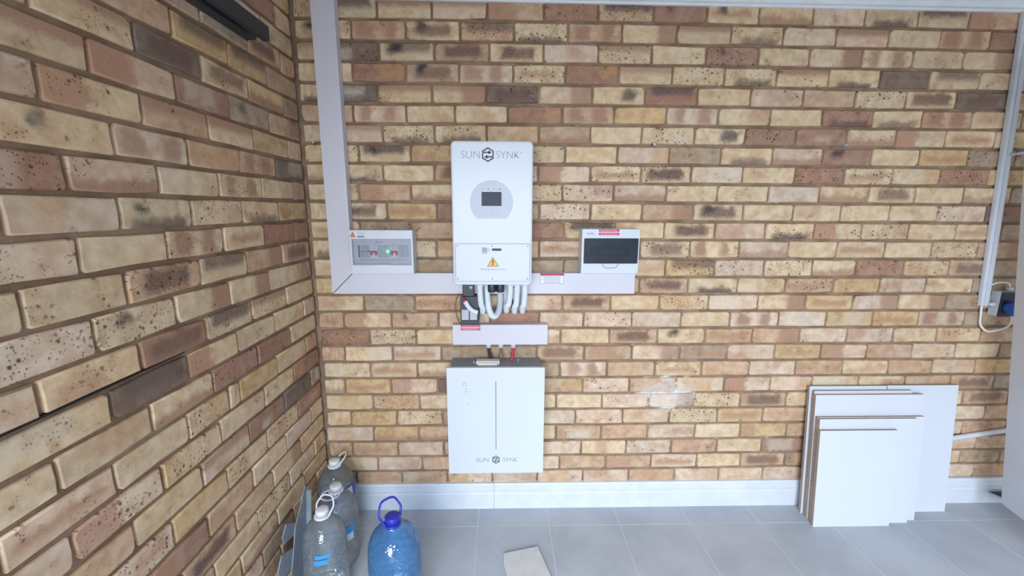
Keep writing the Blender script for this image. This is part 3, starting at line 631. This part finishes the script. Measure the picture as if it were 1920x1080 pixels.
# ------------------------------------------------------------------ black fuse holder
fu = thing('fuse_holder', (0.742, -0.06, 1.0185), 'black fuse holder with two grey labels just above the short trunking', 'fuse holder')
MB().box(0.6995, 0.7815, -0.105, -0.003, 1.0185, 1.1475, 0.003).build('housing', 'black_plastic', fu)
MB().box(0.7095, 0.7615, -0.10, -0.0525, 1.1475, 1.2185, 0.003).build('top_terminal', 'black_plastic', fu)
for lx in (0.704, 0.7415):
    MB().box(lx, lx + 0.0325, -0.1068, -0.1048, 1.040, 1.088, 0.001, 1).build('fuse_label', 'breaker_grey', fu)
MB().lathe([(0.009, 0), (0.009, 0.004), (0.006, 0.006)], (0.748, -0.0995, 1.190), 10, (0, -1, 0)).build('terminal_screw', 'screw_grey', fu)
cb = thing('stripped_cable', (0.77, -0.115, 1.09), 'short thick white cable with red core on the fuse holder', 'cable')
MB().tube([(0.7225, -0.119, 1.130), (0.737, -0.119, 1.105), (0.757, -0.118, 1.085), (0.779, -0.118, 1.078)], 0.011, 10).build('sheath', 'hose_white', cb)
MB().tube([(0.7145, -0.108, 1.146), (0.7185, -0.117, 1.138), (0.725, -0.119, 1.126)], 0.0045, 8).build('core', 'cable_red', cb)
cable('thin_wire', [(0.692, -0.047, 1.148), (0.680, -0.07, 1.135), (0.674, -0.075, 1.09), (0.682, -0.075, 1.04), (0.694, -0.052, 1.003)], 0.0024, 'cable_brown', 'thin looping wire left of the black fuse holder')

# ------------------------------------------------------------------ distribution boxes
dbl = thing('distribution_box', (0.351, -0.04, 1.2485), 'white breaker box with clear cover, red switches and a green light', 'breaker box', 'breaker boxes')
MB().prism(rrect(0.2125, 0.4905, 1.2485, 1.4445, 0.004), 0.0, -0.060, 0.002).build('back_box', 'plastic_white', dbl)
fr = MB()
fr.box(0.2125, 0.4905, -0.081, -0.060, 1.4045, 1.4445, 0.003); fr.box(0.2125, 0.4905, -0.083, -0.060, 1.2485, 1.2885, 0.003)
fr.box(0.2125, 0.219, -0.081, -0.060, 1.286, 1.407, 0.002); fr.box(0.4815, 0.4905, -0.081, -0.060, 1.286, 1.407, 0.002)
fr.build('front_frame', 'plastic_white', dbl)
ip = MB().box(0.219, 0.4815, -0.0635, -0.0598, 1.2885, 1.4045).build('inner_panel', 'plastic_white', dbl)
lines_of_print(MB(), 0.318, 0.352, -0.0637, (1.388,), 0.003, .05).build('small_print', 'ink_grey', ip)
lines_of_print(MB(), 0.245, 0.465, -0.0637, (1.3085,), 0.0028, .05).build('small_print', 'ink_grey', ip)
MB().box(0.242, 0.2475, -0.0646, -0.063, 1.322, 1.376).build('slot', 'ink_dark', ip)
mods = [(0.249, 0.266, 0), (0.2665, 0.2835, 0), (0.284, 0.2945, 0), (0.295, 0.330, 1), (0.3305, 0.363, 0), (0.3635, 0.386, 2), (0.3865, 0.4215, 1), (0.422, 0.443, 0), (0.4435, 0.465, 0)]
for a, b, kd in mods:
    br = MB().box(a, b, -0.070, -0.063, 1.322, 1.374, 0.001, 1).build('breaker', 'sticker_white' if kd == 1 else 'panel_grey', dbl)
    if kd == 1:
        MB().box(a + 0.002, b - 0.002, -0.0755, -0.070, 1.343, 1.352, 0.001, 1).box(a + 0.003, a + 0.0115, -0.0755, -0.070, 1.332, 1.344, 0.001, 1).box(b - 0.0115, b - 0.003, -0.0755, -0.070, 1.332, 1.344, 0.001, 1).build('toggle', 'breaker_red', br)
        lines_of_print(MB(), a + 0.006, b - 0.006, -0.0702, (1.366, 1.360), 0.002, .1).build('small_print', 'ink_grey', br)
    elif kd == 2: MB().lathe([(0.0062, 0), (0.006, 0.002), (0.003, 0.004)], ((a + b) / 2, -0.0698, 1.349), 12, (0, -1, 0)).build('indicator_light', 'led_green', br)
    elif a < 0.29: MB().box((a + b) / 2 - 0.003, (a + b) / 2 + 0.003, -0.0725, -0.070, 1.346, 1.350).build('toggle', 'ink_dark', br)
cv = MB().box(0.2195, 0.481, -0.0815, -0.0795, 1.289, 1.404).build('clear_cover', 'clear_cover', dbl)
MB().stroke(rrect(0.221, 0.4795, 1.2905, 1.4025, 0.003), 0.002, -0.0815, True).build('cover_rim', 'ink_light', cv)
def pull(parent, x0, x1, z0, z1, y, m):
    MB().prism([(x0, z1), (x1, z1), (x1 - 0.006, z0 + 0.004), (x1 - 0.012, z0), (x0 + 0.012, z0), (x0 + 0.006, z0 + 0.004)], y + 0.002, y - 0.003, 0.001).build('pull_tab', m, parent)
pull(dbl, 0.318, 0.382, 1.268, 1.290, -0.083, 'plastic_white')
MB().add([(0.2145, -0.0814, 1.413), (0.2385, -0.0814, 1.413), (0.2265, -0.0814, 1.440)], [[0, 1, 2]]).build('warning_sign', 'sign_orange', dbl, label='small orange triangle sticker')
lines_of_print(MB(), 0.246, 0.282, -0.0813, (1.4335, 1.4275, 1.4205), 0.0026).build('small_print', 'ink_light', dbl)
MB().box(0.247, 0.277, -0.0816, -0.0808, 1.413, 1.417).build('label_bar', 'ink_dark', dbl)
dbr = thing('distribution_box', (1.378, -0.04, 1.2485), 'white breaker box with dark tinted cover right of the inverter', 'breaker box', 'breaker boxes')
MB().prism(rrect(1.2475, 1.509, 1.2485, 1.452, 0.004), 0.0, -0.060, 0.002).build('back_box', 'plastic_white', dbr)
MB().prism(rrect(1.2475, 1.509, 1.2505, 1.452, 0.006), -0.060, -0.081, 0.003).build('front_frame', 'plastic_white', dbr)
tc = MB().prism(rrect(1.2575, 1.503, 1.2965, 1.4105, 0.003), -0.079, -0.0845, 0.0015).build('tinted_cover', 'tinted_cover', dbr)
MB().box(1.285, 1.468, -0.0852, -0.0843, 1.333, 1.3755).build('breaker_window', 'screen_dark', tc)
for i in range(6): MB().box(1.335 + i * 0.018, 1.349 + i * 0.018, -0.0857, -0.085, 1.342, 1.358).build('breaker_switch', 'tinted_cover', tc)
MB().stroke([(1.344, 1.2965), (1.347, 1.287), (1.353, 1.279), (1.362, 1.2765), (1.398, 1.2765), (1.407, 1.279), (1.413, 1.287), (1.416, 1.2965)], 0.003, -0.0812).build('pull_tab', 'ink_grey', dbr)
red_strip(dbr, 1.322, 1.4145, -0.081, 1.4505)
lines_of_print(MB(), 1.268, 1.303, -0.0813, (1.430,), 0.0042, .05).build('maker_mark', 'ink_grey', dbr)

# ------------------------------------------------------------------ mini trunking, socket box and cables at the right
mt = thing('mini_trunking', (3.243, -0.012, 1.082), 'narrow white trunking strip running down the wall near the door', 'trunking')
def slant(xa, xb, y0, y1, za=1.082, zb=2.384):
    k = -0.0650; P = [(xa, za), (xa + k * (zb - za), zb), (xb + k * (zb - za), zb), (xb, za)]
    return MB().prism(P, y0, y1, 0.0015)
slant(3.2215, 3.2635, -0.003, -0.016).build('base_channel', 'plastic_white', mt)
slant(3.2225, 3.2395, -0.016, -0.0195).build('lid', 'plastic_white', mt)
slant(3.2415, 3.2625, -0.016, -0.0205).build('lid', 'plastic_white', mt)
sb = thing('socket_box', (3.32, -0.04, 1.035), 'white socket box with dark front cover beside the trunking strip', 'socket')
MB().box(3.281, 3.366, -0.044, -0.002, 1.036, 1.156, 0.003).build('back_box', 'plastic_white', sb)
MB().box(3.2815, 3.3655, -0.056, -0.044, 1.0365, 1.1555, 0.003).build('front_cover', 'black_plastic', sb)
MB().lathe([(0.011, 0), (0.011, 0.006), (0.0145, 0.007), (0.0145, 0.018), (0.010, 0.023)], (3.335, -0.03, 1.155), 12).build('cable_gland', 'plastic_white', sb)
MB().lathe([(0.0125, 0), (0.0125, 0.010), (0.009, 0.014), (0.007, 0.026)], (3.282, -0.026, 1.092), 12, (-1, 0, 0)).build('cable_gland', 'plastic_white', sb)
bp = thing('plug', (3.312, -0.08, 1.05), 'round blue plug pushed into the dark socket box', 'plug')
MB().lathe([(0.024, 0), (0.031, 0.006), (0.033, 0.03), (0.033, 0.044), (0.026, 0.052)], (3.318, -0.0565, 1.083), 14, (-0.30, -1, 0.02)).build('plug_body', 'plug_blue', bp)
cable('white_cable', [(3.255, -0.010, 1.178), (3.272, -0.02, 1.196), (3.30, -0.028, 1.200), (3.325, -0.03, 1.194), (3.335, -0.03, 1.172)], 0.0045, 'cable_cream', 'short white cable arching over the socket box')
cable('white_cable', [(3.240, -0.008, 1.085), (3.243, -0.010, 1.03), (3.250, -0.012, 0.985), (3.278, -0.02, 0.955), (3.305, -0.035, 0.962), (3.324, -0.060, 0.985), (3.322, -0.075, 1.02), (3.309, -0.082, 1.047)], 0.0048, 'cable_cream', 'white cable hanging in a loop below the socket box')
cable('conduit_pipe', [(3.05, -0.013, 0.348), (3.237, -0.013, 0.376), (3.52, -0.013, 0.418), (3.75, -0.013, 0.45)], 0.0125, 'plastic_white', 'white conduit pipe sloping along the wall behind the boards', 'pipe')

# ------------------------------------------------------------------ screws and plugs left in the wall
def wall_screw(x, z, r, m, label, ln=0.03, tilt=(0.3, -1, 0.15)):
    o = thing('wall_screw', (x, -0.001, z), label, 'screw', 'screws left in the back wall')
    MB().lathe([(r * .45, -0.012), (r * .45, ln * .7), (r, ln * .75), (r, ln)], (x, 0.0, z), 10, tilt).build('shank', m, o)
wall_screw(1.566, 1.826, 0.0085, 'steel', 'silver bolt head in the mortar right of the inverter', 0.02, (0.35, -1, 0.1))
wall_screw(2.395, 1.822, 0.0055, 'screw_grey', 'grey wall plug sticking out high on the right of the wall', 0.055, (0.9, -1, 0.1))
wall_screw(0.055, 1.819, 0.005, 'steel', 'small nail in the corner left of the tall trunking', 0.03)

# ------------------------------------------------------------------ black track on the left wall
tk2 = thing('door_track', (0.04, -0.353, 2.11), 'black metal track fixed high on the left brick wall', 'track')
def bar(x0, x1, z0, z1, name, y1=-0.353): MB().box(x0, x1, -2.4, y1, z0, z1, 0.0012, 1).build(name, 'rail_black', tk2)
bar(0.001, 0.080, 2.1535, 2.158, 'top_flange'); bar(0.0755, 0.080, 2.111, 2.1535, 'side_web'); bar(0.001, 0.006, 2.111, 2.1535, 'wall_flange')
bar(0.006, 0.036, 2.111, 2.116, 'lower_lip', -0.362); bar(0.056, 0.0755, 2.111, 2.115, 'lower_lip'); bar(0.034, 0.037, 2.116, 2.132, 'inner_rib', -0.356); bar(0.054, 0.057, 2.115, 2.132, 'inner_rib', -0.358)

# ------------------------------------------------------------------ boards leaning on the wall
SL = 0.085
def board(x0, x1, yb, h, label, shear=0.0, th=0.0155):
    """bottom front edge at y=-yb on the floor, leaning back to the wall"""
    o = thing('shelf_board', ((x0 + x1) / 2, -yb, 0), label, 'board', 'boards leaning against the wall')
    an = math.atan(SL); M = Matrix.Translation(Vector(((x0 + x1) / 2, -yb, 0))) @ Matrix.Rotation(-an, 4, 'X')
    w = (x1 - x0) / 2; L = h / math.cos(an); lift = th * math.sin(an) * 0
    def part(n, m, a0, a1, y0, y1, z0, z1):
        mb = MB().box(a0, a1, y0, y1, z0, z1, mtx=M)
        mb.build(n, m, o)
    part('core', 'chipboard', -w, w, 0.0009, th - 0.0009, 0.0, L)
    part('front_face', 'melamine_white', -w, w, 0.0, 0.0009, 0.0, L)
    part('back_face', 'melamine_white', -w, w, th - 0.0009, th, 0.0, L)
board(2.423, 2.806, 0.179, 0.492, 'smallest white board at the front of the leaning stack')
board(2.432, 2.916, 0.1595, 0.540, 'second white board from the front, just taller than the smallest')
board(2.434, 2.970, 0.1415, 0.5405, 'third white board from the front of the leaning stack')
board(2.431, 2.976, 0.1235, 0.645, 'fourth white board from the front, with broad strip of face showing above')
board(2.437, 2.931, 0.1045, 0.657, 'fifth white board from the front, thin strip showing near the top')
board(2.428, 2.820, 0.0830, 0.672, 'rear left white board leaning against the bricks')
board(2.824, 3.190, 0.0830, 0.674, 'tall rear right white board, widest bare face of the stack')

# ------------------------------------------------------------------ bottles
def bottle(loc, R, H, mt_, cap_m, label, hang, tilt, big=False, lab=None, group='water bottles'):
    x, y = loc; o = thing('water_bottle', (x, y, 0), label, 'bottle', group)
    pr = [(R * .55, 0.006), (R * .80, 0.0), (R * .95, 0.010), (R, 0.03)]
    z = 0.03; top = H * (0.67 if big else 0.62); nrib = 7
    for i in range(nrib):
        for s, d in ((.15, 0.0), (.5, -.07), (.85, 0.0)):
            pr.append((R * (1 + d), 0.03 + (top - 0.03) * (i + s) / nrib))
    sh0 = top
    for i in range(1, 10):
        t = i / 9; r = 0.024 + (R - 0.024) * (1 - t ** (2.5 if big else 2.2)) ** (0.62 if big else 0.70); pr.append((max(r, 0.0225), sh0 + (H * 0.905 - sh0) * t))
    pr += [(0.0225, H * 0.925), (0.0225, H * 0.94)]
    mb = MB().lathe(pr, (x, y, 0), 36)
    for v in mb.v:       # moulded flutes and a slight twist of the ribs
        an = math.atan2(v.y - y, v.x - x); k = 1 + 0.02 * math.sin(an * 6 + v.z * 30) * (1 if 0.03 < v.z < H * .86 else 0)
        v.x = x + (v.x - x) * k; v.y = y + (v.y - y) * k
        if 0.03 < v.z < top: v.z += 0.010 * math.sin(an * 2 + 1)
    mb.build('bottle_body', mt_, o)
    rc = 0.0275 if big else 0.0245
    cp = MB().lathe([(rc, H * .945), (rc, H - 0.003), (rc - 0.003, H), (0.004, H)], (x, y, 0), 24)
    cp.build('cap', cap_m, o)
    # carrying handle: collar round the neck and a bail
    hb = MB()
    hb.lathe([(0.026, H * .915), (0.031, H * .918), (0.031, H * .932), (0.026, H * .935)], (x, y, 0), 20)
    d = Vector((math.cos(hang), math.sin(hang), 0)); s = Vector((-d.y, d.x, 0)); u = (d * math.cos(tilt) + Vector((0, 0, math.sin(tilt))))
    c = Vector((x, y, H * .925)); hl = 0.088 if big else 0.072; hw = 0.043 if big else 0.036
    pts = [c + s * 0.027, c + s * hw * .95 + u * hl * .35, c + s * hw + u * hl * .55, c + s * hw * .62 + u * hl * .93, c + u * hl, c - s * hw * .62 + u * hl * .93, c - s * hw + u * hl * .55, c - s * hw * .95 + u * hl * .35, c - s * 0.027]
    hb.tube(pts, 0.0042 if big else 0.0034, 8, 4); hb.build('handle', cap_m, o)
    for nm, a0, a1, z0, z1, m in (lab or []):
        vs = []; n = 14; Rl = R * 1.012 if z1 < top + .01 else None
        for zz in (z0, (z0 + z1) / 2, z1):
            rr = R if zz <= top else next((pr[i][0] for i in range(len(pr)) if pr[i][1] >= zz), R)
            for i in range(n + 1):
                an = math.radians(a0 + (a1 - a0) * i / n); vs.append((x + math.cos(an) * (rr * 1.016 + .001), y + math.sin(an) * (rr * 1.016 + .001), zz))
        fs = [[k * (n + 1) + i, k * (n + 1) + i + 1, (k + 1) * (n + 1) + i + 1, (k + 1) * (n + 1) + i] for k in (0, 1) for i in range(n)]
        MB().add(vs, fs, True).build(nm, m, o)
    return o
bottle((0.097, -0.155), 0.084, 0.375, 'clear_pet', 'cap_white', 'clear water bottle with blue label in the corner of the brick walls', 0.35, 0.75, lab=[('label', -110, 40, 0.200, 0.262, 'label_blue'), ('label_panel', -40, -14, 0.208, 0.256, 'label_white')])
bottle((0.168, -0.325), 0.082, 0.365, 'clear_pet', 'cap_white', 'clear water bottle between the corner bottle and the front one', -1.9, 0.06, lab=[('label', -52, -22, 0.17, 0.20, 'label_sky'), ('label_panel', -52, -26, 0.135, 0.168, 'label_white')])
bottle((0.183, -0.500), 0.083, 0.385, 'clear_pet', 'cap_white', 'clear ribbed water bottle nearest the camera, white cap with raised loop', 1.35, 0.95, lab=[('label', -92, -52, 0.232, 0.248, 'label_sky'), ('label', -96, -62, 0.206, 0.226, 'label_sky')])
bottle((0.485, -0.600), 0.0955, 0.432, 'blue_pet', 'cap_blue', 'large blue water bottle with dark blue cap and loop handle', 2.3, 1.15, big=True)

# ------------------------------------------------------------------ galvanised bracket strip by the left wall
br = thing('bracket_strip', (0.056, -0.45, 0), 'grey metal bracket strip with hooked tabs beside the bottles', 'bracket')
def yz(poly, x0, x1, name):
    n = len(poly); bm = bmesh.new(); bv = [bm.verts.new((x0, a, b)) for a, b in poly] + [bm.verts.new((x1, a, b)) for a, b in poly]
    for f in [list(range(n)), list(range(2 * n - 1, n - 1, -1))] + [[i, i + n, (i + 1) % n + n, (i + 1) % n] for i in range(n)]: bm.faces.new([bv[i] for i in f])
    bmesh.ops.recalc_face_normals(bm, faces=bm.faces); MB().bm(bm).build(name, 'galvanised', br)
yz([(-.362, .385), (-.352, .362), (-.380, .20), (-.405, .0), (-.56, .0), (-.535, .11), (-.497, .20), (-.470, .28), (-.41, .335), (-.385, .37)], 0.054, 0.058, 'plate')
yz([(-.466, .295), (-.525, .338), (-.560, .305), (-.548, .272), (-.478, .250)], 0.050, 0.0545, 'tab')
yz([(-.492, .205), (-.575, .245), (-.610, .205), (-.605, .150), (-.510, .135)], 0.050, 0.0545, 'tab')
yz([(-.352, .362), (-.380, .20), (-.405, .0), (-.412, .0), (-.387, .20), (-.359, .36)], 0.058, 0.078, 'flange')

# ------------------------------------------------------------------ loose slab on the floor
P = [(.894, -.3265), (1.052, -.289), (1.0955, -.451), (1.135, -.60), (.952, -.63), (.910, -.448), (.895, -.388)]
bm = bmesh.new(); n = len(P); bv = [bm.verts.new((x, y, 0.0006)) for x, y in P] + [bm.verts.new((x, y, 0.0125)) for x, y in P]
for f in [list(range(n)), list(range(2 * n - 1, n - 1, -1))] + [[i, i + n, (i + 1) % n + n, (i + 1) % n] for i in range(n)]: bm.faces.new([bv[i] for i in f])
bmesh.ops.recalc_face_normals(bm, faces=bm.faces); bmesh.ops.bevel(bm, geom=[e for e in bm.edges], offset=0.0015, segments=1, affect='EDGES')
tag(MB().bm(bm).build('loose_slab', 'loose_tile', None, (1.0, -.45, 0)), 'pale broken slab lying flat on the grey floor', 'slab')
